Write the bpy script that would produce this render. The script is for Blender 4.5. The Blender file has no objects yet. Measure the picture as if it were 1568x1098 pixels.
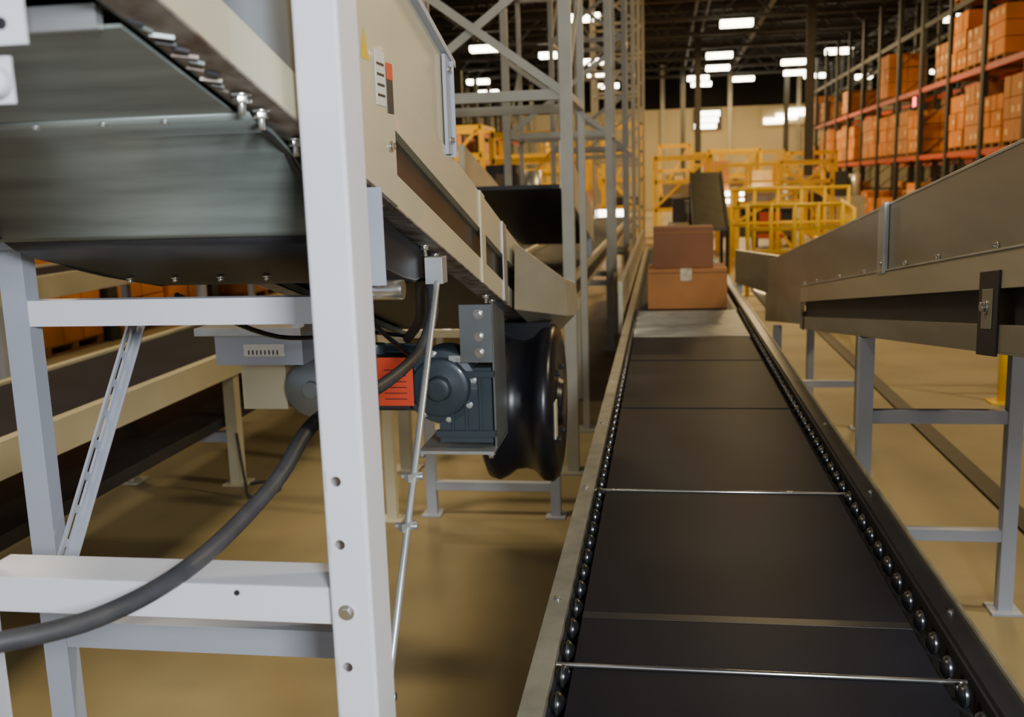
import bpy, math, random
from mathutils import Vector, Matrix
random.seed(4)
scene = bpy.context.scene

# ------------------------------------------------------------ materials
def mat(name, col, rough=0.5, metal=0.0, var=0.12, scale=6.0, bump=0.0, emit=0.0, coat=0.0, stretch=None, var2=None, spec=.5):
    m = bpy.data.materials.new(name); m.use_nodes = True
    nt = m.node_tree; b = nt.nodes["Principled BSDF"]
    b.inputs["Roughness"].default_value = rough
    b.inputs["Metallic"].default_value = metal
    b.inputs["Coat Weight"].default_value = coat
    b.inputs["Specular IOR Level"].default_value = spec
    tc = nt.nodes.new("ShaderNodeTexCoord")
    mp = nt.nodes.new("ShaderNodeMapping")
    if stretch: mp.inputs["Scale"].default_value = stretch
    nt.links.new(tc.outputs["Object"], mp.inputs["Vector"])
    nz = nt.nodes.new("ShaderNodeTexNoise"); nz.inputs["Scale"].default_value = scale
    nz.inputs["Detail"].default_value = 5.0
    nt.links.new(mp.outputs["Vector"], nz.inputs["Vector"])
    rp = nt.nodes.new("ShaderNodeValToRGB")
    lo = [c*(1-var) for c in col[:3]]; hi = [min(1, c*(1+var)) for c in col[:3]]
    if var2: lo = var2
    rp.color_ramp.elements[0].position = 0.3; rp.color_ramp.elements[1].position = 0.7
    rp.color_ramp.elements[0].color = (*lo, 1); rp.color_ramp.elements[1].color = (*hi, 1)
    nt.links.new(nz.outputs["Fac"], rp.inputs["Fac"])
    nt.links.new(rp.outputs["Color"], b.inputs["Base Color"])
    if bump:
        bp = nt.nodes.new("ShaderNodeBump"); bp.inputs["Strength"].default_value = bump
        bp.inputs["Distance"].default_value = 0.01
        nt.links.new(nz.outputs["Fac"], bp.inputs["Height"]); nt.links.new(bp.outputs["Normal"], b.inputs["Normal"])
    if emit:
        b.inputs["Emission Color"].default_value = (*col[:3], 1)
        b.inputs["Emission Strength"].default_value = emit
    return m

M = {}
M['white'] = mat('white_powder_coat', (.80,.81,.87), .38, var=.03, scale=3)
M['grey'] = mat('grey_paint', (.40,.43,.50), .45, var=.05, scale=4)
M['cream'] = mat('cream_paint', (.63,.58,.40), .35, var=.06, scale=3, coat=.2)
M['tan'] = mat('tan_steel', (.40,.35,.23), .35, .3, var=.1, scale=3)
M['galv'] = mat('galvanised_sheet', (.26,.30,.285), .42, .35, var=.3, scale=5, stretch=(.6,4,4))
M['rusty'] = mat('worn_flange', (.34,.32,.30), .5, .4, var=.3, scale=22, bump=.3, var2=(.13,.08,.05))
M['galv_lt'] = mat('galvanised_bright', (.6,.62,.62), .35, .7, var=.15, scale=9)
M['galv_warm'] = mat('galvanised_warm', (.38,.36,.29), .36, .6, var=.15, scale=3, stretch=(3,.4,3))
M['flange'] = mat('galvanised_flange', (.54,.50,.38), .34, .45, var=.12, scale=3, stretch=(3,.4,3))
M['dark'] = mat('dark_steel', (.03,.031,.037), .5, .2, var=.2)
M['web'] = mat('dark_web', (.075,.07,.055), .35, .4, var=.2)
M['webgrey'] = mat('grey_web', (.20,.22,.23), .35, .5, var=.15)
M['belt'] = mat('black_belt', (.0125,.0130,.0205), .6, var=.25, scale=2.5, bump=.03, spec=.2)
M['black'] = mat('black_rubber', (.012,.012,.015), .3, var=.2, scale=4)
M['blackrail'] = mat('black_rail', (.035,.035,.039), .38, .2, var=.2)
M['railtop'] = mat('worn_rail', (.43,.40,.30), .4, .35, var=.2, scale=14)
M['chrome'] = mat('bright_steel', (.75,.74,.7), .2, .95, var=.05)
M['bead'] = mat('roller_end_steel', (.25,.25,.25), .22, .9, var=.2)
M['teal'] = mat('motor_paint', (.040,.058,.072), .4, .1, var=.15, coat=.25)
M['red'] = mat('red_label', (.80,.07,.02), .5, var=.05)
M['labelw'] = mat('white_label', (.8,.78,.7), .5, var=.05, scale=60)
M['yellowlab'] = mat('yellow_label', (.85,.55,.02), .5, var=.03)
M['hose'] = mat('grey_hose', (.055,.055,.06), .5, var=.15, scale=30, bump=.1)
M['card'] = mat('cardboard', (.48,.21,.065), .75, var=.1, scale=5)
M['card_dk'] = mat('cardboard_dark', (.27,.115,.05), .75, var=.1, scale=5)
M['tape'] = mat('packing_tape', (.7,.6,.45), .2, var=.3, scale=30)
M['yellow'] = mat('safety_yellow', (.90,.56,.0), .45, var=.08)
M['orange'] = mat('rack_orange', (.50,.07,.015), .5, var=.1)
M['rackup'] = mat('rack_upright', (.02,.022,.02), .6, var=.2)
M['rackbox'] = mat('rack_cartons', (.66,.23,.025), .75, var=.3, scale=.9)
M['wrap'] = mat('rack_labels', (.85,.6,.3), .6, var=.1)
M['wood'] = mat('pallet_wood', (.25,.11,.03), .8, var=.2)
M['lattice'] = mat('lattice_paint', (.33,.32,.27), .45, .1, var=.1)
M['truss'] = mat('truss_steel', (.04,.037,.03), .6, .2, var=.2)
M['wall'] = mat('wall_paint', (.50,.40,.21), .8, var=.08, scale=.3)
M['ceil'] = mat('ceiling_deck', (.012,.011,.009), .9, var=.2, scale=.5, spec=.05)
M['floor'] = mat('floor_concrete', (.30,.238,.120), .58, var=.2, scale=1.1, bump=.03, spec=.35)
M['strip'] = mat('dark_floor_strip', (.02,.018,.015), .6, var=.2)
M['lamp'] = mat('lamp_lens', (1,.90,.68), .5, emit=18, var=0)
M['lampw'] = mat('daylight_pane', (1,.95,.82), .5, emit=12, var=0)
M['ledred'] = mat('red_led', (1,.1,.1), .5, emit=6, var=0)

# ------------------------------------------------------------ mesh builder
class B:
    def __init__(s, name, bevel=0.0):
        s.name=name; s.v=[]; s.f=[]; s.m=[]; s.sm=[]; s.mats=[]; s.bevel=bevel
    def mi(s,k):
        if k not in s.mats: s.mats.append(k)
        return s.mats.index(k)
    def add(s,vs,fs,k,smooth=False):
        o=len(s.v); s.v+= [tuple(v) for v in vs]; i=s.mi(k)
        for n,f in enumerate(fs):
            s.f.append([a+o for a in f]); s.m.append(i)
            s.sm.append(smooth[n] if isinstance(smooth,list) else smooth)
    HF=[(0,3,2,1),(4,5,6,7),(0,1,5,4),(1,2,6,5),(2,3,7,6),(3,0,4,7)]
    def box(s,x0,x1,y0,y1,z0,z1,k):
        s.add([(x0,y0,z0),(x1,y0,z0),(x1,y1,z0),(x0,y1,z0),(x0,y0,z1),(x1,y0,z1),(x1,y1,z1),(x0,y1,z1)],B.HF,k)
    def slab(s,x0,x1,y0,y1,fn,o0,o1,k):
        a,b=fn(y0),fn(y1)
        s.add([(x0,y0,a+o0),(x1,y0,a+o0),(x1,y1,b+o0),(x0,y1,b+o0),(x0,y0,a+o1),(x1,y0,a+o1),(x1,y1,b+o1),(x0,y1,b+o1)],B.HF,k)
    def beam(s,p0,p1,w,h,k,up=(0,0,1)):
        p0,p1=Vector(p0),Vector(p1); d=(p1-p0).normalized(); u=Vector(up)
        if abs(d.dot(u))>.97: u=Vector((0,1,0))
        sd=d.cross(u).normalized(); u=sd.cross(d).normalized()
        a=sd*w/2; b=u*h/2
        s.add([p0-a-b,p0+a-b,p1+a-b,p1-a-b,p0-a+b,p0+a+b,p1+a+b,p1-a+b],B.HF,k)
    def cyl(s,p0,p1,r,k,n=20,r2=None):
        p0,p1=Vector(p0),Vector(p1); r2=r if r2 is None else r2
        d=(p1-p0).normalized(); t=Vector((0,0,1)) if abs(d.z)<.9 else Vector((1,0,0))
        a=d.cross(t).normalized(); b=d.cross(a)
        vs=[];
        for p,q in((p0,r),(p1,r2)):
            for i in range(n):
                t=2*math.pi*i/n; vs.append(p+a*q*math.cos(t)+b*q*math.sin(t))
        fs=[(i,(i+1)%n,n+(i+1)%n,n+i) for i in range(n)]+[tuple(range(n))[::-1],tuple(range(n,2*n))]
        s.add(vs,fs,k,[True]*n+[False,False])
    def lathe(s,c,axis,prof,k,n=36):
        c=Vector(c); d=Vector(axis).normalized(); t=Vector((0,0,1)) if abs(d.z)<.9 else Vector((1,0,0))
        a=d.cross(t).normalized(); b=d.cross(a); vs=[]; fs=[]
        for (h,r) in prof:
            for i in range(n):
                th=2*math.pi*i/n; vs.append(c+d*h+a*r*math.cos(th)+b*r*math.sin(th))
        for j in range(len(prof)-1):
            for i in range(n):
                fs.append((j*n+i,j*n+(i+1)%n,(j+1)*n+(i+1)%n,(j+1)*n+i))
        sm=[True]*len(fs)
        fs.append(tuple(range(n))[::-1]); fs.append(tuple(range((len(prof)-1)*n,len(prof)*n))); sm+=[False,False]
        s.add(vs,fs,k,sm)
    def sphere(s,c,r,k,n=12,m=7,sx=1):
        vs=[];fs=[]
        for j in range(m+1):
            ph=math.pi*j/m
            for i in range(n):
                th=2*math.pi*i/n
                vs.append((c[0]+sx*r*math.cos(ph),c[1]+r*math.sin(ph)*math.cos(th),c[2]+r*math.sin(ph)*math.sin(th)))
        for j in range(m):
            for i in range(n): fs.append((j*n+i,j*n+(i+1)%n,(j+1)*n+(i+1)%n,(j+1)*n+i))
        s.add(vs,fs,k,True)
    def sheet(s,prof,x0,x1,k,th=.004,smooth=False):
        n=len(prof); P=[Vector((0,a,b)) for a,b in prof]; off=[]
        for i in range(n):
            d=(P[min(i+1,n-1)]-P[max(i-1,0)]).normalized(); off.append(Vector((0,-d.z,d.y))*th)
        vs=[]
        for i in range(n):
            for q in (P[i],P[i]+off[i]):
                vs.append((x0,q.y,q.z)); vs.append((x1,q.y,q.z))
        fs=[]
        for i in range(n-1):
            a=4*i; c=4*(i+1)
            fs+= [(a,a+1,c+1,c),(a+2,c+2,c+3,a+3),(a,c,c+2,a+2),(a+1,a+3,c+3,c+1)]
        fs+=[(0,2,3,1),(4*n-4,4*n-3,4*n-1,4*n-2)]
        s.add(vs,fs,k,smooth)
    def prismx(s,prof,x0,x1,k):
        n=len(prof); vs=[(x0,a,b) for a,b in prof]+[(x1,a,b) for a,b in prof]
        fs=[(i,(i+1)%n,n+(i+1)%n,n+i) for i in range(n)]+[tuple(range(n))[::-1],tuple(range(n,2*n))]
        s.add(vs,fs,k)
    def tube(s,pts,r,k,n=14,sub=8):
        P=[Vector(p) for p in pts]; Q=[]
        for i in range(len(P)-1):
            a=P[max(i-1,0)];b=P[i];c=P[i+1];d=P[min(i+2,len(P)-1)]
            for j in range(sub):
                t=j/sub
                Q.append(.5*((2*b)+(c-a)*t+(2*a-5*b+4*c-d)*t*t+(3*b-a-3*c+d)*t**3))
        Q.append(P[-1]); vs=[];fs=[]; prev=None
        for i,q in enumerate(Q):
            d=(Q[min(i+1,len(Q)-1)]-Q[max(i-1,0)]).normalized()
            if prev is None:
                t=Vector((0,0,1)) if abs(d.z)<.9 else Vector((1,0,0)); a=d.cross(t).normalized()
            else: a=(prev-d*prev.dot(d)).normalized()
            prev=a; b=d.cross(a)
            for j in range(n):
                th=2*math.pi*j/n; vs.append(q+a*r*math.cos(th)+b*r*math.sin(th))
        for i in range(len(Q)-1):
            for j in range(n): fs.append((i*n+j,i*n+(j+1)%n,(i+1)*n+(j+1)%n,(i+1)*n+j))
        s.add(vs,fs,k,True)
    def uchannel(s,x0,x1,yf,yb,z0,z1,k,holes=(),hx=0,hr=.0068,r=.006,t=.003):
        prof=[(x0,yb)]
        for i in range(5):
            a=math.pi+math.pi/2*i/4; prof.append((x0+r+r*math.cos(a),yf+r+r*math.sin(a)))
        k2=len(prof)
        for i in range(5):
            a=1.5*math.pi+math.pi/2*i/4; prof.append((x1-r+r*math.cos(a),yf+r+r*math.sin(a)))
        prof.append((x1,yb))
        for i in range(len(prof)-1):
            if i==k2-1: continue
            (a,b),(c,d)=prof[i],prof[i+1]
            s.add([(a,b,z0),(c,d,z0),(c,d,z1),(a,b,z1)],[(0,1,2,3)],k, False)
        for xa,xb in ((x0,x0+t),(x1,x1-t)):
            s.add([(xa,yb,z0),(xb,yb,z0),(xb,yb,z1),(xa,yb,z1),(xb,yf+t,z0),(xb,yf+t,z1)],[(0,1,2,3),(1,4,5,2)],k)
        fa,fb=x0+r,x1-r; h=hr*2; cur=z0
        def quad(a,c,zz0,zz1): s.add([(a,yf,zz0),(c,yf,zz0),(c,yf,zz1),(a,yf,zz1)],[(0,1,2,3)],k)
        for z in sorted(holes):
            quad(fa,fb,cur,z-h); quad(fa,hx-h,z-h,z+h); quad(hx+h,fb,z-h,z+h)
            n=24; vs=[];
            for i in range(n):
                a=2*math.pi*i/n; c,d=math.cos(a),math.sin(a); q=h/max(abs(c),abs(d))
                vs+= [(hx+hr*c,yf,z+hr*d),(hx+q*c,yf,z+q*d),(hx+hr*c,yf+t,z+hr*d)]
            fs=[]
            for i in range(n):
                j=(i+1)%n; fs+= [(3*i,3*i+1,3*j+1,3*j),(3*i,3*j,3*j+2,3*i+2)]
            s.add(vs,fs,k); cur=z+h
        quad(fa,fb,cur,z1)
    def bolt(s,c,axis,r=.009,L=.012,k='chrome'):
        c=Vector(c); d=Vector(axis).normalized()
        s.cyl(c,c+d*.003,r*1.45,k,16); s.cyl(c+d*.003,c+d*L,r,k,6)
    def done(s,recalc=True):
        me=bpy.data.meshes.new(s.name); me.from_pydata(s.v,[],s.f)
        for k in s.mats: me.materials.append(M[k])
        me.polygons.foreach_set('material_index',s.m); me.polygons.foreach_set('use_smooth',s.sm)
        me.validate(); me.update()
        import bmesh
        if recalc:
            bm=bmesh.new(); bm.from_mesh(me); bmesh.ops.recalc_face_normals(bm,faces=bm.faces); bm.to_mesh(me); bm.free()
        o=bpy.data.objects.new(s.name,me); scene.collection.objects.link(o)
        if s.bevel:
            md=o.modifiers.new('bevel','BEVEL'); md.width=s.bevel; md.segments=2; md.limit_method='ANGLE'; md.angle_limit=math.radians(50)
        return o

# ------------------------------------------------------------ room
b=B('floor'); b.box(-22,24,-6,62,-.1,0,'floor'); b.done()
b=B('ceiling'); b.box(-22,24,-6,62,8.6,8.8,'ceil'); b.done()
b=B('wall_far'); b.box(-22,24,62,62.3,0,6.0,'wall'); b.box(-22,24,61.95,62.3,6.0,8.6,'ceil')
for x in range(-20,24,4): b.box(x-.12,x+.12,61.8,62,0,8.6,'tan')
b.done()
b=B('wall_left'); b.box(-22.3,-22,-6,62,0,8.6,'wall'); b.done()
b=B('wall_right'); b.box(24,24.3,-6,62,0,8.6,'wall'); b.done()
b=B('window_1'); 
for i in range(3):
    b.box(1.9+i*.1,3.2+i*.1,61.75,61.79,4.75+i*.36,5.05+i*.36,'lampw')
b.box(1.85,3.5,61.79,61.94,4.7,5.9,'truss'); b.done()
b=B('window_2')
b.box(6.0,7.2,61.7,61.79,4.9,5.2,'lampw'); b.box(6.7,7.9,61.7,61.79,5.1,5.45,'lampw'); b.box(7.3,8.6,61.7,61.79,5.3,5.7,'lampw')
b.box(5.9,8.7,61.79,61.94,4.8,5.8,'wall'); b.done()

b=B('roof_trusses')
for Y in range(10,62,4):
    b.beam((-22,Y,8.45),(24,Y,8.45),.14,.14,'truss'); b.beam((-22,Y,7.5),(24,Y,7.5),.14,.14,'truss')
    x=-22
    while x<24:
        b.beam((x,Y,7.5),(x+1,Y,8.45),.07,.07,'truss'); b.beam((x+1,Y,8.45),(x+2,Y,7.5),.07,.07,'truss'); x+=2
for X in (-14,-8,-2,4,10,16):
    b.beam((X,5,8.2),(X,61.9,8.2),.2,.4,'truss')
b.done()
b=B('ceiling_pipes')
for X,z,r in ((-3,7.7,.05),(1.2,7.75,.05),(1.6,7.7,.04),(9,7.7,.05)):
    b.cyl((X,8,z),(X,61.7,z),r,'truss',10)
    for Y in range(12,62,8): b.cyl((X,Y,z),(X,Y,8.55),.015,'truss',6)
b.done()
for X,Y in ((1.5,44),(4.6,33),(1.1,56),(6.6,56),(-9,30),(-9,44),(-5,54)):
    b=B('steel_building_column'); b.box(X-.13,X+.13,Y-.13,Y-.11,0,8.58,'truss'); b.box(X-.13,X+.13,Y+.11,Y+.13,0,8.58,'truss'); b.box(X-.015,X+.015,Y-.11,Y+.11,0,8.58,'truss')
    b.box(X-.25,X+.25,Y-.25,Y+.25,0,.03,'truss'); b.done()
LP=[(2.6,37),(2.5,46),(2.7,51),(7.7,46.6),(11.7,53),(10.5,38.6),(6.9,55),(8.2,57),(-3.2,51.7),(-3.2,46),(-3,57.5),(-10,58),(-9.5,52),(4.4,57),(13.5,46),(-7,40),(2.2,59),(-6,59),(-11,47),(-13,53),(1.9,55.5),(-4.6,43),(15,58),(11,59),(6.2,50),(-2.6,34)]
for X,Y in LP:
    b=B('high_bay_lamp'); z=7.0
    b.box(X-.55,X+.55,Y-.25,Y+.25,z,z+.2,'lamp'); b.box(X-.58,X+.58,Y-.28,Y+.28,z+.2,z+.3,'truss')
    b.cyl((X-.5,Y,z+.3),(X-.5,Y,8.58),.012,'truss',6); b.cyl((X+.5,Y,z+.3),(X+.5,Y,8.58),.012,'truss',6); b.done()

# ------------------------------------------------------------ main belt conveyor
b=B('belt_conveyor',.0015)
zb=.75; YE=14.0
seams=[-.4,.64,1.73,2.82,3.91,5.0,5.8]
for i in range(len(seams)-1):
    b.box(-.172,.492,seams[i]+.012,seams[i+1]-.012,zb-.02,zb,'belt')
b.box(-.172,.492,7.0,YE,zb-.02,zb,'belt')
b.box(-.2,.53,-.4,YE,zb-.075,zb-.03,'dark')
for i,y in enumerate((.64,1.73,2.82)): b.cyl((-.205,y,zb),(.535,y,zb),.0048,'chrome',12)
for y in (3.91,5.0): b.cyl((-.205,y,zb-.006),(.535,y,zb-.006),.004,'dark',8)
b.box(-.172,.492,5.8,7.0,zb-.02,zb-.006,'flange')
for i in range(16): b.cyl((-.18,5.85+i*.075,zb-.018),(.5,5.85+i*.075,zb-.018),.02,'galv_lt',12)
b.box(-.172,.492,1.94,1.97,zb,zb+.0006,'blackrail')
b.box(-.25,-.207,-.4,YE,zb-.13,zb+.012,'railtop'); b.box(-.207,-.2,-.4,YE,zb-.13,zb-.01,'dark')
b.box(-.262,-.25,-.4,YE,zb-.13,zb-.10,'railtop')
b.box(.555,.600,-.4,YE,zb-.13,zb+.012,'blackrail'); b.box(.60,.606,-.4,YE,zb-.13,zb+.02,'railtop')
b.box(.548,.555,-.4,YE,zb-.13,zb+.002,'dark')
y=.5
while y<7:
    for x,s in ((-.189,1),(.522,1)):
        b.sphere((x,y,zb-.008),.021,'black',12,6,.7)
        b.cyl((x-.003,y,zb-.008),(x+.003,y,zb-.008),.022,'bead',14)
    y+=.1
for y in (1.2,2.0,2.8,3.6,4.4): b.bolt((-.23,y,zb+.012),(0,0,1),.005,.007); b.bolt((.58,y,zb+.012),(0,0,1),.005,.007)
for y in (.3,2.6,5.2,8,11,13.6):
    b.box(-.255,-.205,y-.025,y+.025,0,zb-.13,'grey'); b.box(.555,.605,y-.025,y+.025,0,zb-.13,'grey')
    b.box(-.23,.58,y-.02,y+.02,.3,.34,'grey'); b.box(-.28,-.18,y-.06,y+.06,0,.008,'grey'); b.box(.53,.63,y-.06,y+.06,0,.008,'grey')
b.box(-.30,-.27,6.6,YE,.66,1.0,'flange'); b.box(-.305,-.30,6.6,YE,.75,.92,'web')
b.done()

b=B('cardboard_box',.004); b.box(-.11,.45,7.1,7.55,zb+.001,zb+.285,'card')
b.box(-.11,.45,7.098,7.1,zb+.255,zb+.262,'card_dk')
b.box(.12,.2,7.096,7.1,zb+.2,zb+.285,'tape'); b.box(.12,.2,7.1,7.55,zb+.285,zb+.2865,'tape'); b.done()
b=B('cardboard_box',.004); z=zb+.288
b.box(-.07,.355,7.16,7.5,z,z+.29,'card_dk'); b.box(-.071,.356,7.158,7.16,z+.25,z+.255,'card'); b.done()

# ------------------------------------------------------------ left inclined conveyor
zu=lambda y:2.1046-.265*y
b=B('inclined_conveyor',.0015)
for xs,xo in ((-.5,1),(-1.15,-1)):
    def pl(x_in,x_out,y0,y1,o0,o1,k):
        a,c=xs+xo*x_in,xs+xo*x_out
        b.slab(min(a,c),max(a,c),y0,y1,zu,o0,o1,k)
    pl(-.022,-.016,.2,4.05,0,.245,'web' )  # dark web colour carries the shade of the channel recess
    pl(-.016,-.004,.2,1.5,.064,.245,'webgrey')
    pl(-.016,0,.2,4.05,0,.063,'cream'); pl(-.016,0,1.5,4.05,.147,.245,'cream')
    pl(-.06,0,.2,4.05,-.004,0,'rusty')
    pl(-.06,-.055,.2,4.05,-.004,.02,'galv')
    pl(-.05,0,.2,4.05,.245,.249,'cream')
    pl(0,.004,1.5,1.83,.0,.46,'cream')
    pl(0,.005,2.68,2.74,-.004,.25,'cream'); pl(0,.004,3.05,3.12,0,.25,'galv_lt'); pl(0,.004,3.95,4.05,0,.25,'galv_lt')
    pl(-.01,-.004,.2,1.5,.245,.50,'webgrey'); pl(-.01,-.004,1.5,2.36,.245,.46,'cream')
    pl(-.05,.012,.2,2.38,.46,.475,'grey')
    a=xs-xo*.012; c=xs+xo*.016
    b.box(min(a,c),max(a,c),2.33,2.336,zu(2.38)+.25,zu(2.38)+.47,'grey')
    a=xs; c=xs+xo*.008
    b.box(min(a,c),max(a,c),2.28,2.335,zu(2.3)+.235,zu(2.3)+.46,'grey')
b.slab(-1.13,-.52,.2,4.05,zu,.19,.20,'belt')
b.slab(-1.13,-.522,1.6,4.05,zu,.03,.06,'dark')
b.slab(-1.13,-.522,.2,1.5,zu,.14,.17,'dark')
for y in (1.22,1.28,1.40,1.72,1.80,2.16,2.26,2.9,3.0):
    for x in (-.53,):
        b.cyl((x,y,zu(y)-.004),(x,y,zu(y)-.030),.005,'chrome',10); b.cyl((x,y,zu(y)-.006),(x,y,zu(y)-.016),.0105,'chrome',6); b.cyl((x,y,zu(y)-.004),(x,y,zu(y)-.007),.014,'chrome',16)
for i in range(14):
    y=1.0+i*.018; b.beam((-.548+random.uniform(-.01,.01),y,zu(y)-.005),(-.535+random.uniform(-.01,.01),y+.012,zu(y)-.008),.006,.005,random.choice(('galv','dark','rusty')))
for y,o in ((2.31,.27),(2.31,.43),(1.79,.10),(1.56,.36)): b.bolt((-.495 if y<2 else -.492,y,zu(y)+o),(1,0,0),.007,.009)
x=-.4955
b.add([(x,1.635,1.87),(x,1.685,1.87),(x,1.66,1.925)],[(0,1,2)],'yellowlab')
b.box(x,x+.001,1.715,1.775,1.80,1.895,'labelw'); 
for i in range(4): b.box(x+.001,x+.0015,1.722,1.768,1.815+i*.018,1.820+i*.018,'dark')
b.box(x,x+.001,1.785,1.825,1.79,1.87,'dark'); b.box(x+.001,x+.0015,1.785,1.825,1.85,1.88,'red')
b.box(-.515,-.508,1.66,1.73,zu(1.69)-.17,zu(1.69),'grey'); b.box(-.515,-.48,1.66,1.664,zu(1.69)-.17,zu(1.69),'grey')
b.bolt((-.508,1.70,1.60),(1,0,0),.01,.014); b.bolt((-.508,1.70,1.53),(1,0,0),.008,.014); b.cyl((-.52,1.70,1.475),(-.46,1.70,1.475),.018,'chrome',18)
b.cyl((-1.13,3.95,zu(3.95)+.12),(-.522,3.95,zu(3.95)+.12),.085,'black',28)
b.done()

# belly pan
b=B('sheet_metal_belly_pan',.0)
b.sheet([(1.0,zu(1.0)-.012),(1.27,zu(1.27)-.012)],-1.16,-.562,'galv')
b.box(-1.16,-.58,.985,.998,zu(1.0)-.014,zu(1.0)+.008,'galv_lt'); b.box(-1.16,-.58,.985,1.10,zu(1.0)+.008,zu(1.0)+.011,'galv_lt')
b.sheet([(1.262,1.756),(1.272,1.749),(1.34,1.736),(1.40,1.712),(1.45,1.683),(1.50,1.648),(1.54,1.612),(1.56,1.590),(1.565,1.582)],-1.17,-.54,'galv',smooth=True)
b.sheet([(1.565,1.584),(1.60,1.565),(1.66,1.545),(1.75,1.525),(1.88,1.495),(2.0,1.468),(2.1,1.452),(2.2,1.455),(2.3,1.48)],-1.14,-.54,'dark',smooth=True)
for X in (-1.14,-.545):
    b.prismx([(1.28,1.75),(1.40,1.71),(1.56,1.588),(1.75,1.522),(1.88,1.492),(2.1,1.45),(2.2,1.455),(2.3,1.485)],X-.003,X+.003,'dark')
for x in (-.98,-.85,-.75,-.66):
    b.bolt((x,1.266,1.752),(0,-.4,-1),.004,.005,'galv_lt')
for x in (-1.1,-1.0,-.9,-.8): b.bolt((x,1.9,1.488),(0,0,-1),.006,.01)
b.done()

# ------------------------------------------------------------ front post frame
root=bpy.data.objects.new('steel_support_frame',None); scene.collection.objects.link(root)
b=B('post')
hz=[1.241-.0955*k for k in range(0,12) if k!=2]
b.uchannel(-.487,-.423,1.300,1.388,0,2.45,'white',hz,-.466,.0078)
b.uchannel(-1.155,-1.083,1.300,1.37,0,1.70,'white',[z for z in hz if z<1.65],-1.12,.0072)
o=b.done(False); o.parent=root
b=B('frame_members',.002)
b.box(-1.083,-.487,1.32,1.324,1.013,1.07,'white'); b.box(-1.083,-.487,1.324,1.415,1.066,1.07,'white'); b.box(-1.083,-.487,1.411,1.415,1.03,1.066,'white')
b.bolt((-.462,1.300,1.042),(0,-1,0),.0085,.009)
b.bolt((-.64,1.32,1.058),(0,-1,0),.003,.004,'dark')
b.box(-.52,-.38,1.27,1.42,0,.01,'white'); b.box(-1.19,-1.05,1.27,1.42,0,.01,'white')
for x in (-1.235,-.61):
    b.box(x-.026,x+.026,1.71,1.75,0,1.575 if x<-1 else 1.5,'grey'); b.box(x-.06,x+.06,1.66,1.79,0,.01,'grey')
b.box(-1.209,-.61,1.712,1.745,1.413,1.463,'white'); b.box(-1.209,-.60,1.712,1.745,.751,.807,'grey')
b.box(-1.26,-1.17,1.66,1.71,1.565,1.60,'grey')
def strut(p0,p1,w,k='galv_lt'):
    p0,p1=Vector(p0),Vector(p1); d=(p1-p0); L=d.length; d.normalize(); sd=d.cross(Vector((1,0,0))).normalized()
    for q in (-1,1): b.beam(p0+sd*q*w/2,p1+sd*q*w/2,.006,.003+w*.25,k,up=sd)
    n=int(L/.035)
    for i in range(n+1):
        if i%2==0:
            c=p0+d*(L*i/n); b.beam(c-d*.008,c+d*.008,.005,w,k,up=sd)
    b.beam(p0+Vector((.012,0,0))+sd*w*.6,p1+Vector((.012,0,0))+sd*w*.6,.026,.003,k,up=sd)
strut((-1.165,1.64,.93),(-1.165,2.02,1.40),.022,'grey')
b.cyl((-.505,1.60,.72),(-.505,2.18,1.475),.0075,'galv_lt',12)
b.box(-.53,-.49,2.15,2.2,1.44,1.50,'galv_lt')
for t in (.36,.47): 
    p=Vector((-.505,1.60,.72)).lerp(Vector((-.505,2.18,1.475)),t); b.cyl(p+Vector((-.025,0,0)),p+Vector((.02,0,0)),.006,'galv_lt',10); b.beam(p+Vector((-.012,-.012,0)),p+Vector((.012,.012,0)),.016,.016,'galv_lt')
b.bolt((-.50,1.61,.735),(1,0,0),.008,.012)
o=b.done(); o.parent=root

b=B('conveyor_leg_frame',.002)
for x in (-1.18,-.54):
    b.box(x-.025,x+.025,4.70,4.75,0,.86,'grey'); b.box(x-.05,x+.05,4.67,4.78,0,.01,'grey')
b.box(-1.155,-.565,4.70,4.74,.135,.18,'grey'); b.box(-1.155,-.565,4.70,4.74,.82,.86,'grey')
b.box(-1.39,-1.34,4.6,4.65,0,1.0,'cream'); b.box(-1.42,-1.31,4.57,4.68,0,.01,'cream'); b.box(-1.39,-.55,4.65,4.69,.93,.97,'cream')
b.done()

b=B('mounting_bracket',.004)
b.box(-.80,-.605,.90,.906,1.80,1.90,'white'); b.box(-.80,-.625,.90,.906,1.745,1.79,'white'); b.box(-.80,-.70,.906,.912,1.745,1.90,'white')
b.lathe((-.638,.898,1.765),(0,-1,0),[(0,.016),(.012,.014),(.013,.008),(.0135,.007)],'white',24)
b.cyl((-.638,.884,1.765),(-.638,.886,1.765),.007,'dark',16); b.cyl((-.628,.898,1.82),(-.628,.9,1.82),.006,'dark',16)
b.done()

b=B('flexible_hose')
b.tube([(-.98,1.0,1.06),(-.95,1.05,1.068),(-.896,1.08,1.076),(-.795,1.20,1.067),(-.724,1.36,1.088),(-.688,1.6,1.142),(-.658,1.75,1.22),(-.629,2.1,1.218),(-.62,2.4,1.241),(-.600,2.5,1.328),(-.62,2.56,1.40),(-.66,2.62,1.39),(-.70,2.75,1.28),(-.78,2.9,1.20)],.0145,'hose')
b.done()
b=B('thin_cable')
b.tube([(-1.0,1.9,1.45),(-.95,2.3,1.30),(-.85,2.7,1.25),(-.8,2.95,1.2)],.006,'black')
b.tube([(-.60,2.45,1.42),(-.75,2.5,1.40),(-.80,2.6,1.30),(-.74,2.8,1.16)],.007,'black')
b.done()

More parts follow.
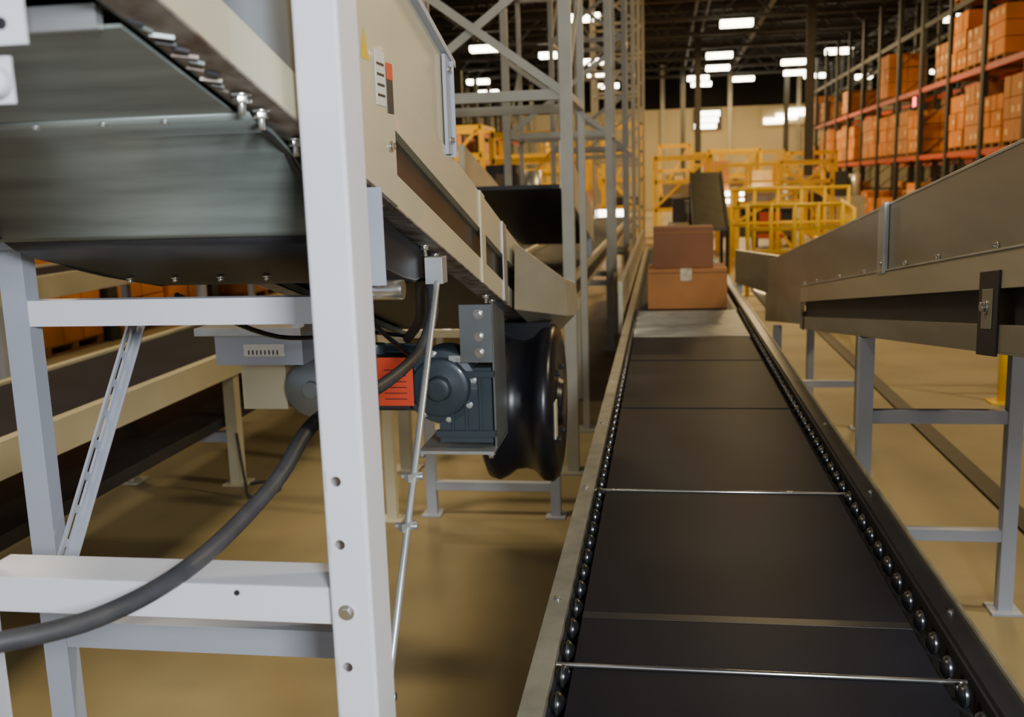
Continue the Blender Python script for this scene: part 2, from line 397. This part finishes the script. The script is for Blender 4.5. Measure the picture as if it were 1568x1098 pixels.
# gearmotor
b=B('gear_motor',.003)
Y=2.95
b.cyl((-.99,Y+.1,1.05),(-.76,Y+.1,1.05),.105,'teal',30)
for i in range(12):
    a=2*math.pi*i/12; b.beam((-.98,Y+.1+.108*math.sin(a),1.05+.108*math.cos(a)),(-.78,Y+.1+.108*math.sin(a),1.05+.108*math.cos(a)),.012,.006,'teal')
b.lathe((-.69,Y,1.04),(0,-1,0),[(-.12,.12),(0,.12),(.01,.115),(.012,.095),(.03,.09),(.034,.075),(.035,.04),(.06,.035),(.062,.02)],'teal',40)
for i in range(8):
    a=2*math.pi*i/8+.2; b.bolt((-.69+.105*math.cos(a),Y-.008,1.04+.105*math.sin(a)),(0,-1,0),.008,.012,'galv_lt')
b.box(-.70,-.53,Y-.01,Y+.18,.86,1.10,'teal'); b.box(-.71,-.52,Y-.02,Y,.88,.90,'teal'); b.box(-.71,-.52,Y-.02,Y,1.07,1.09,'teal')
for i in range(3): b.box(-.66+i*.045,-.652+i*.045,Y-.018,Y,.9,1.07,'teal')
b.box(-.90,-.77,Y-.10,Y-.02,.99,1.15,'dark'); b.box(-.865,-.755,Y-.105,Y-.10,1.0,1.15,'red')
for i in range(6): b.box(-.845,-.775,Y-.1065,Y-.105,1.02+i*.018,1.023+i*.018,'dark')
b.cyl((-.89,Y-.02,1.14),(-.89,Y-.02,1.18),.03,'teal',20)
b.box(-.76,-.52,Y-.06,Y+.22,.835,.845,'galv_lt'); b.box(-.62,-.52,Y-.03,Y-.024,1.12,1.30,'webgrey'); b.box(-.66,-.56,Y-.02,Y+.15,1.12,1.14,'galv_lt')
for z in (1.15,1.2,1.27): b.bolt((-.56,Y-.03,z),(0,-1,0),.011,.016)
b.bolt((-.75,Y-.055,.835),(0,0,-1),.009,.012); b.bolt((-.53,Y-.05,.835),(0,0,-1),.009,.012)
b.box(-.526,-.52,Y,Y+.22,.84,1.30,'webgrey')
b.done()

# drive pulley guard
b=B('black_drive_pulley',.002)
b.lathe((-.64,3.48,.87),(1,0,0),[(0,.16),(.004,.24),(.02,.275),(.05,.283),(.08,.268),(.11,.245),(.15,.24),(.18,.25),(.20,.272),(.215,.285),(.245,.287),(.262,.27),(.27,.235),(.262,.19),(.262,.09),(.28,.08),(.285,.04)],'black',56)
b.box(-.62,-.40,3.44,3.52,1.10,1.17,'black')
for i in range(6):
    a=2*math.pi*i/6; b.bolt((-.378,3.48+.14*math.cos(a),.87+.14*math.sin(a)),(1,0,0),.01,.012,'dark')
b.box(-.372,-.366,3.25,3.31,.79,.92,'cream')
b.done()
b=B('transfer_chute_cover',.003)
b.add([(-.482,3.15,1.255),(-.482,4.06,1.0),(-.36,4.10,1.13),(-.34,3.78,1.15),(-.35,3.6,1.17),(-.482,3.2,1.47),(-.482,4.06,1.27),(-.36,4.1,1.22),(-.34,3.78,1.28),(-.36,3.6,1.31)],
      [(0,4,9,5),(4,3,8,9),(3,2,7,8),(2,1,6,7),(5,9,8,7,6),(0,1,2,3,4)],'flange')
b.done()

b=B('electrical_junction_box',.003)
b.box(-1.46,-1.16,3.0,3.14,1.10,1.20,'grey'); b.box(-1.52,-1.155,2.98,3.16,1.20,1.225,'galv_lt'); b.box(-1.36,-1.22,2.996,3.0,1.13,1.17,'labelw')
for i in range(8): b.box(-1.345+i*.014,-1.34+i*.014,2.9945,2.996,1.135,1.15,'dark')
b.box(-1.20,-1.156,3.02,3.06,1.225,zu(3.0)+.01,'galv_lt')
b.box(-1.44,-1.28,3.14,3.26,.92,1.10,'cream'); 
b.lathe((-1.17,3.1,1.00),(0,-1,0),[(-.06,.10),(0,.10),(.01,.09),(.012,.03),(.03,.028)],'webgrey',36)
b.done()

b=B('belt_conveyor',.002)
for x0,x1 in ((-2.42,-2.37),(-3.2,-3.15)): b.box(x0,x1,1.0,12,.66,.80,'cream')
b.box(-3.15,-2.42,1.0,12,.74,.785,'belt')
b.box(-3.0,-2.6,1.0,12,.60,.68,'dark'); b.box(-3.05,-2.5,3.0,6.5,.34,.40,'dark')
for y in (2.2,5.19,8,11):
    for x in (-2.45,-3.12):
        b.box(x-.035,x+.035,y-.035,y+.035,0,.72,'cream'); b.box(x-.07,x+.07,y-.07,y+.07,0,.012,'cream')
    b.box(-3.1,-2.45,y-.02,y+.02,.25,.31,'grey')
b.done()
b=B('belt_conveyor',.002)
for x0,x1 in ((-4.5,-4.44),(-5.3,-5.24)): b.box(x0,x1,2,18,.95,1.12,'cream')
b.box(-5.24,-4.5,2,18,1.06,1.10,'belt')
for y in (3,6,9,12,15):
    for x in (-4.47,-5.27): b.box(x-.035,x+.035,y-.035,y+.035,0,.96,'grey')
b.done()
b=B('floor_cable'); b.tube([(-2.35,5.0,.35),(-2.3,4.95,.1),(-2.25,4.9,.012),(-2.15,5.05,.012),(-2.25,5.2,.012),(-2.36,5.15,.012)],.008,'dark'); b.done()

b=B('merge_conveyor',.002)
for x0,x1 in ((-.68,-.64),(-1.42,-1.38)): b.box(x0,x1,6.8,21.5,.80,1.0,'cream'); 
b.box(-.64,-.635,6.8,21.5,.85,.95,'web'); b.box(-1.38,-.68,6.8,21.5,.93,.95,'belt')
for y in (7.5,12,16.5,20.7):
    for x in (-.66,-1.40): b.box(x-.03,x+.03,y-.03,y+.03,0,.8,'cream')
b.done()
b=B('discharge_chute',.002)
zc=lambda y:1.85-.2*(y-6.7)
b.slab(-1.40,-1.36,6.8,9.5,zc,-.2,.12,'cream'); b.slab(-.70,-.66,6.8,9.5,zc,-.2,.12,'cream'); b.slab(-1.36,-.70,6.8,9.5,zc,-.2,-.17,'dark')
for y in (7.1,9.2):
    for x in (-1.38,-.68): b.box(x-.02,x+.02,y-.025,y+.025,1.0,zc(y)-.18,'grey')
b.done()

# ------------------------------------------------------------ lattice towers
for Y,h in ((5.5,8.55),(9.8,8.55),(14,8.55),(18,8.55),(22.2,8.55),(27.4,8.55)):
    b=B('lattice_tower',.0)
    xs=(-1.52,-.52); D=1.0
    for x in xs:
        for y in (Y,Y+D):
            w=.066 if y==Y else .042
            b.box(x-w/2,x+w/2,y-w/2,y+w/2,0,h,'lattice'); b.box(x-.08,x+.08,y-.08,y+.08,0,.015,'lattice')
    z=.68 if Y>6 else 2.14
    while z<h:
        for y in (Y,Y+D): b.beam((xs[0],y,z),(xs[1],y,z),.045,.055,'lattice')
        for x in xs: b.beam((x,Y,z),(x,Y+D,z),.04,.04,'lattice')
        z2=min(z+.73,h)
        if z>1.5:
          b.beam((xs[0],Y,z),(xs[1],Y,z2),.02,.045,'lattice'); b.beam((xs[1],Y-.02,z),(xs[0],Y-.02,z2),.02,.045,'lattice')
          for x in xs: b.beam((x,Y,z),(x,Y+D,z2),.025,.025,'lattice')
        z+=1.46
    b.done()

# ------------------------------------------------------------ right conveyor
zr=lambda y:1.551-.129*y
b=B('accumulation_conveyor',.0015)
Y0=.55
def rs(x0,x1,y0,y1,o0,o1,k): b.slab(x0,x1,y0,y1,zr,o0,o1,k)
for X,s in ((.72,1),(1.30,-1)):
    def q(i,o,y0,y1,a,c,k):
        A,C=X+s*i,X+s*o; rs(min(A,C),max(A,C),y0,y1,a,c,k)
    q(.030,.034,Y0,5.36,0,.22,'dark'); q(0,.032,Y0,5.36,0,.06,'galv_warm'); q(0,.032,Y0,5.36,.14,.222,'flange')  # web dark and upper flange lighter: recess shade put into the colours
    q(0,.05,Y0,5.36,-.004,0,'galv_warm')
    q(.006,.012,Y0,7.05,.222,.44,'galv_warm'); q(.004,.04,Y0,7.05,.436,.444,'galv_lt'); q(-.004,.006,Y0,5.36,.222,.227,'galv_lt')
    q(.004,.012,5.36,7.2,.02,.222,'galv_warm')
    q(-.003,.004,3.35,3.48,.215,.445,'galv_lt'); q(-.012,.0,3.35,3.355,.215,.445,'galv_lt')
    q(-.006,0,2.24,2.37,-.01,.18,'blackrail'); q(-.008,-.006,2.27,2.34,.05,.14,'galv_warm')
    q(-.003,.0,5.2,5.24,-.01,.12,'dark')
for y in (1.6,2.0,2.29,2.75,3.1,3.7,4.2,4.8,5.2): b.bolt((.724,y,zr(y)+.236),(-1,0,0),.006,.012)
b.bolt((.712,2.31,zr(2.31)+.10),(-1,0,0),.012,.012)
for y in (3.41,): b.bolt((.716,y,zr(y)+.25),(-1,0,0),.005,.006)
rs(.76,1.26,Y0,7,.16,.18,'belt'); rs(.76,1.26,Y0,7,.05,.08,'dark')
def rframe(y):
    zt=zr(y)
    for x in (.745,1.275):
        b.box(x-.026,x+.026,y-.026,y+.026,0,zt-.006,'grey'); b.box(x-.055,x+.055,y-.055,y+.055,0,.01,'grey')
    b.box(.745,1.275,y-.02,y+.02,.735,.785,'grey'); b.box(.745,1.275,y-.02,y+.02,.28,.325,'grey')
for y in (.9,3.75,6.6): rframe(y)
b.beam((.77,3.8,1.06),(.80,4.6,.96),.01,.02,'galv_lt')
b.done()
b=B('roller_curve_guard',.002)
b.add([(.65,9.2,.72),(1.05,7.3,.72),(1.05,7.3,1.06),(.65,9.2,1.02),(.69,9.2,.72),(1.09,7.3,.72),(1.09,7.3,1.06),(.69,9.2,1.02)],[(0,1,2,3),(4,7,6,5),(3,2,6,7),(0,4,5,1),(1,5,6,2),(0,3,7,4)],'galv_warm')
b.box(.66,.71,9.1,9.15,0,.72,'grey'); b.box(1.04,1.09,7.32,7.37,0,.72,'grey')
b.box(.78,.98,7.6,9.0,.66,.70,'galv_lt'); b.done()
b=B('floor_dark_line'); b.box(1.64,1.75,-2,16,0,.012,'strip'); b.done()  # thin dark strip running along the floor
def rail(name,p0,p1,h,n,k='yellow',r=.03,levels=(1,.55)):
    b=B(name); p0,p1=Vector(p0),Vector(p1)
    for i in range(n+1):
        p=p0.lerp(p1,i/n); b.cyl(p,p+Vector((0,0,h)),r,k,12)
        b.box(p.x-.09,p.x+.09,p.y-.09,p.y+.09,p.z,p.z+.012,k)
    for l in levels: b.cyl(p0+Vector((0,0,h*l-r)),p1+Vector((0,0,h*l-r)),r,k,12)
    return b
rail('safety_guard_rail',(2.42,7.4,0),(3.6,7.4,0),.9,2).done()
rail('safety_guard_rail',(1.95,11.2,0),(1.95,13.2,0),.9,2).done()
rail('safety_guard_rail',(2.75,15,0),(3.6,21,0),1.2,6).done()
rail('safety_guard_rail',(1.2,14.5,0),(2.5,14.5,0),1.3,4,levels=(1,.75,.5)).done()
rail('safety_guard_rail',(1.2,18,0),(3.2,18,0),1.5,5,levels=(1,.8,.6)).done()
rail('safety_guard_rail',(-4.5,19,0),(-1.8,19,0),1.9,5,levels=(1,.8,.6)).done()
def yframe(x0,x1,y0,y1,h,lv):
    b=B('yellow_machine_frame')
    for x in (x0,x1):
        for y in (y0,y1): b.box(x-.05,x+.05,y-.05,y+.05,0,h,'yellow')
    for l in lv:
        for y in (y0,y1): b.box(x0,x1,y-.05,y+.05,l-.1,l,'yellow')
        for x in (x0,x1): b.box(x-.04,x+.04,y0,y1,l-.08,l,'yellow')
    b.beam((x0,y0,lv[0]),(x1,y0,lv[-1]),.05,.06,'yellow'); b.beam((x1,y0,0),(x1-.6,y0,lv[0]),.05,.06,'yellow')
    b.box(x0+.1,x1-.1,y0+.1,y1-.1,lv[0],lv[0]+.25,'dark')
    b.box(x0+.2,x1-.5,y0+.2,y1-.4,lv[0]+.25,lv[0]+.7,'tan')
    b.done()
yframe(-3.3,-1.8,19.3,20.5,2.7,(.9,1.6,2.2,2.7))
yframe(-.2,1.2,25.5,27,2.3,(1.0,1.7,2.3))
yframe(1.5,2.8,20.8,22,1.5,(.8,1.2,1.5))
yframe(3.0,4.3,26.5,28,2.1,(1.0,1.6,2.1))
yframe(-5.8,-3.9,21.5,23,3.0,(1.0,1.8,2.4,3.0))
yframe(-1.75,-.6,29.5,31,3.4,(1.0,1.8,2.6,3.4))
yframe(1.4,3.0,31.8,33,2.6,(1.0,1.8,2.6))
yframe(-.1,1.0,37,38,3.0,(1.2,2.1,3.0))
yframe(4.6,6.2,37.5,39,2.6,(1.0,1.8,2.6))
# process machines (dark, with hoppers and drums)
def machine(X,Y,W,H,k):
    b=B('packing_machine')
    b.box(X,X+W,Y,Y+.9,.25,H*.6,k); b.box(X+.1,X+W*.6,Y+.1,Y+.8,H*.6,H,'dark')
    b.box(X-.01,X+W*.5,Y-.02,Y,H*.35,H*.52,'lattice'); b.cyl((X+W*.8,Y+.4,H*.6),(X+W*.8,Y+.4,H*.95),.16,'galv_lt',20)
    for x in (X+.06,X+W-.06):
        for y in (Y+.06,Y+.84): b.box(x-.05,x+.05,y-.05,y+.05,0,.25,'dark')
    b.cyl((X+W*.3,Y+.1,H*.5),(X+W*.3,Y-.3,H*.5),.1,'chrome',16)
    b.done()
machine(-3.4,12.5,.9,1.6,'lattice'); machine(-2.9,15.6,1.0,2.0,'tan'); machine(-4.8,17.3,1.0,2.4,'webgrey')
machine(2.2,24.8,1.0,1.4,'webgrey'); machine(.1,21.5,.6,1.3,'tan'); machine(4.6,30,1.2,1.8,'lattice')

def platform(x0,x1,y0,y1,z,sx=1.2):
    b=B('yellow_mezzanine_platform')
    b.box(x0,x1,y0,y1,z-.14,z,'yellow')
    n=int((x1-x0)/sx)
    for y in (y0+.04,y1-.04):
        for i in range(n+1):
            x=x0+(x1-x0)*i/n
            b.box(x-.04,x+.04,y-.04,y+.04,z,z+1.1,'yellow')
            if i%2==0: b.box(x-.06,x+.06,y-.06,y+.06,0,z-.14,'yellow')
        for h in (.35,.7,1.07): b.box(x0,x1,y-.025,y+.025,z+h-.025,z+h+.025,'yellow')
        b.box(x0,x1,y-.01,y+.01,z,z+.12,'yellow')
    for s in (0,.8):
        b.beam((x1+1.4,y0+s,0),(x1,y0+s,z),.05,.2,'yellow'); b.beam((x1+1.4,y0+s,1),(x1,y0+s,z+1.05),.05,.05,'yellow')
        for t in (0,.5,1): 
            b.beam((x1+1.4*(1-t),y0+s,z*t),(x1+1.4*(1-t),y0+s,z*t+1.0),.04,.04,'yellow')
    for i in range(6): 
        t=(i+.5)/6; b.box(x1+1.4*(1-t)-.12,x1+1.4*(1-t)+.12,y0,y0+.8,z*t-.02,z*t,'yellow')
    b.done()
platform(-6.2,-2.0,24.8,26.5,1.35,.8)
platform(1.0,4.0,34.5,36.5,1.5,.8)
platform(-4,-2.4,33,35,2.2,.8)
platform(1.3,2.6,23,24.2,.9,.6)
b=B('light_table'); 
b.box(-3.6,-.9,23.6,24.2,.8,1.05,'lattice'); b.box(-3.5,-.85,23.5,23.6,.80,1.04,'lampw');  # glowing front panel added to give the bright low band
for x in (-3.3,-2.1,-1): b.box(x-.05,x+.05,23.6,24.2,0,.8,'tan')
b.box(-2.6,-1.6,23.7,24.2,1.05,1.5,'card_dk')
b.done()
b=B('light_table')
b.box(1.5,3.2,29.5,30.3,.3,1.3,'tan'); b.box(1.7,2.9,29.4,29.5,1.0,1.32,'lampw'); b.box(1.2,1.9,29.52,30,1.3,2.2,'card'); b.box(2.4,3.2,29.52,30,1.3,1.9,'wrap')  # second bright band, added as a glowing panel on the front
b.box(1.5,3.1,29.4,29.5,0,.3,'dark'); b.done()
b=B('inclined_belt')
zi=lambda y:.85+.42*(y-15)
b.slab(.44,.47,15,17,zi,0,.12,'dark'); b.slab(.95,.98,15,17,zi,0,.12,'dark'); b.slab(.47,.95,15,17,zi,.06,.10,'web')
for y in (15.3,16.8):
    for x in (.455,.965): b.box(x-.03,x+.03,y-.03,y+.03,0,zi(y)+.02,'rackup')
b.done()
b=B('control_cabinet'); b.box(.3,.6,29,29.5,0,1.9,'lattice'); b.box(.33,.57,28.98,29,.1,1.8,'wrap'); b.box(.55,.56,28.96,28.98,.9,1.1,'dark'); b.done()
b=B('control_cabinet'); b.box(-2.1,-1.85,11,11.6,0,1.8,'rackup'); b.box(-2.08,-1.87,10.98,11,.1,1.7,'tan'); b.done()
b=B('operator_chair')
b.cyl((2.1,20,.03),(2.1,20,.5),.03,'dark',12); b.box(1.87,2.33,19.8,20.2,.5,.57,'orange'); b.box(1.89,2.31,20.16,20.22,.62,1.0,'orange'); b.box(2.05,2.15,20.18,20.22,.5,.7,'dark')
for i in range(5):
    a=2*math.pi*i/5; b.beam((2.1,20,.06),(2.1+.25*math.cos(a),20+.25*math.sin(a),.03),.04,.04,'dark')
b.done()

# ------------------------------------------------------------ pallet racks
def rack(X,depth,y0,n,levels,bay=2.7,top=6.6,miss=.3,far=99):
    b=B('pallet_rack')
    for i in range(n+1):
        y=y0+i*bay
        for x in (X,X+depth):
            b.box(x-.06,x+.06,y-.10,y+.10,0,top,'rackup'); b.box(x-.08,x+.08,y-.12,y+.12,0,.02,'rackup')
        z=.3
        while z<top-1: b.beam((X,y,z),(X+depth,y,z+.9),.03,.03,'rackup'); b.beam((X,y,z+.9),(X+depth,y,z+.9),.03,.03,'rackup'); z+=.9
    for i in range(n):
        for L in levels:
            if L>0:
                for x in (X,X+depth): b.box(x-.03,x+.03,y0+i*bay+.1,y0+(i+1)*bay-.1,L-.12,L,'orange' if L<5 else 'rackup')
    b.done()
    c=B('cartons_on_pallets')
    for i in range(n):
        for L in levels:
            for s in range(2):
                m=miss
                if y0+i*bay>far: m=1.0 if L>5 else (.75 if L>3 else .35)
                if random.random()<m: continue
                ya=y0+i*bay+.17+s*1.22; w=1.11; H=random.choice((1.2,1.3,.8,1.35,1.0))
                c.box(X-.02,X+depth+.02,ya,ya+w,L+.002,L+.02,'wood'); c.box(X-.02,X+depth+.02,ya,ya+w,L+.10,L+.12,'wood')
                for t in (0,.5,1): c.box(X-.02,X+depth+.02,ya+t*(w-.1),ya+t*(w-.1)+.1,L+.02,L+.10,'wood')
                nz=3; ny=2+random.randint(0,1); kk='rackbox' if random.random()<.75 else 'card'
                for a in range(ny):
                    for d in range(nz):
                        j=random.uniform(-.015,.015)
                        yA=ya+a*w/ny+.012; yB=ya+(a+1)*w/ny-.012; zA=L+.12+d*H/nz; zB=zA+H/nz-.018
                        c.box(X-.02+j,X+depth*.5-.01,yA,yB,zA,zB,kk); c.box(X+depth*.5+.01,X+depth+.02+j,yA,yB,zA,zB,kk)
                        if random.random()<.5: c.box(X-.025+j,X-.02+j,yA+.1,yA+.22,zA+.12,zA+.24,'wrap')
    c.done()
rack(7.0,1.1,15.5,13,(0,2.15,3.95,5.6),top=7.0,miss=.28,far=26)
rack(12.5,1.1,24,12,(0,2.15,3.95,5.6),top=7.0,miss=.4,far=30)
rack(-7.6,1.1,8,14,(0,1.9,3.6),top=5.4,miss=.45,far=20)
b=B('rack_status_light'); b.box(6.91,6.93,29.3,29.55,3.5,3.75,'ledred'); b.cyl((6.93,29.42,3.62),(6.96,29.42,3.62),.03,'dark',8); b.done()

# ------------------------------------------------------------ lights
def area(name,loc,target,size,power,col,sy=None):
    l=bpy.data.lights.new(name,'AREA'); l.energy=power; l.color=col; l.size=size
    if sy: l.shape='RECTANGLE'; l.size_y=sy
    o=bpy.data.objects.new(name,l); scene.collection.objects.link(o); o.location=loc
    o.rotation_euler=(Vector(target)-Vector(loc)).to_track_quat('-Z','Y').to_euler(); return o
area('key_light_near',(.95,-1.3,2.25),(-.6,2.2,1.1),.5,135,(.90,.95,1.0))  # added flash-like key light behind the camera, no fixture stands there
W=(1.0,.69,.30); N=(1.0,.83,.54)
for i,(x,y,p,c) in enumerate([(7,3,500,N),(-3.3,2.8,240,N),(-7,8,130,N),(4,15,400,W),(-5,20,500,W),(3,27,680,W),(-4,34,680,W),(4,40,760,W),(3,54,1200,W),(9.8,24,400,W)]):
    area('ceiling_light',(x,y,7.1),(x,y,0),1.4,p,c,.6)

w=bpy.data.worlds.new('World'); scene.world=w; w.use_nodes=True
w.node_tree.nodes['Background'].inputs[0].default_value=(.8,.86,1,1); w.node_tree.nodes['Background'].inputs[1].default_value=.45

# ------------------------------------------------------------ camera
f=1500.0
yv=Vector((231,270,f)).normalized()
bb=(f*f+231*270)/270
zv=-Vector((270,-bb,f)).normalized()
xv=-(yv.cross(zv)).normalized()
zv=-(xv.cross(yv)).normalized()
R=Vector((xv[0],yv[0],zv[0])); U=Vector((xv[1],yv[1],zv[1])); F=Vector((xv[2],yv[2],zv[2]))
cam=bpy.data.cameras.new('camera'); co=bpy.data.objects.new('camera',cam); scene.collection.objects.link(co)
mt=Matrix.Identity(4)
for i in range(3): mt[i][0]=R[i]; mt[i][1]=U[i]; mt[i][2]=-F[i]; mt[i][3]=(0,0,1.65)[i]
co.matrix_world=mt
cam.sensor_width=36; cam.lens=f/1568*36; cam.clip_start=.05; cam.clip_end=300
cam.dof.use_dof=True; cam.dof.focus_distance=2.2; cam.dof.aperture_fstop=4.2
scene.camera=co
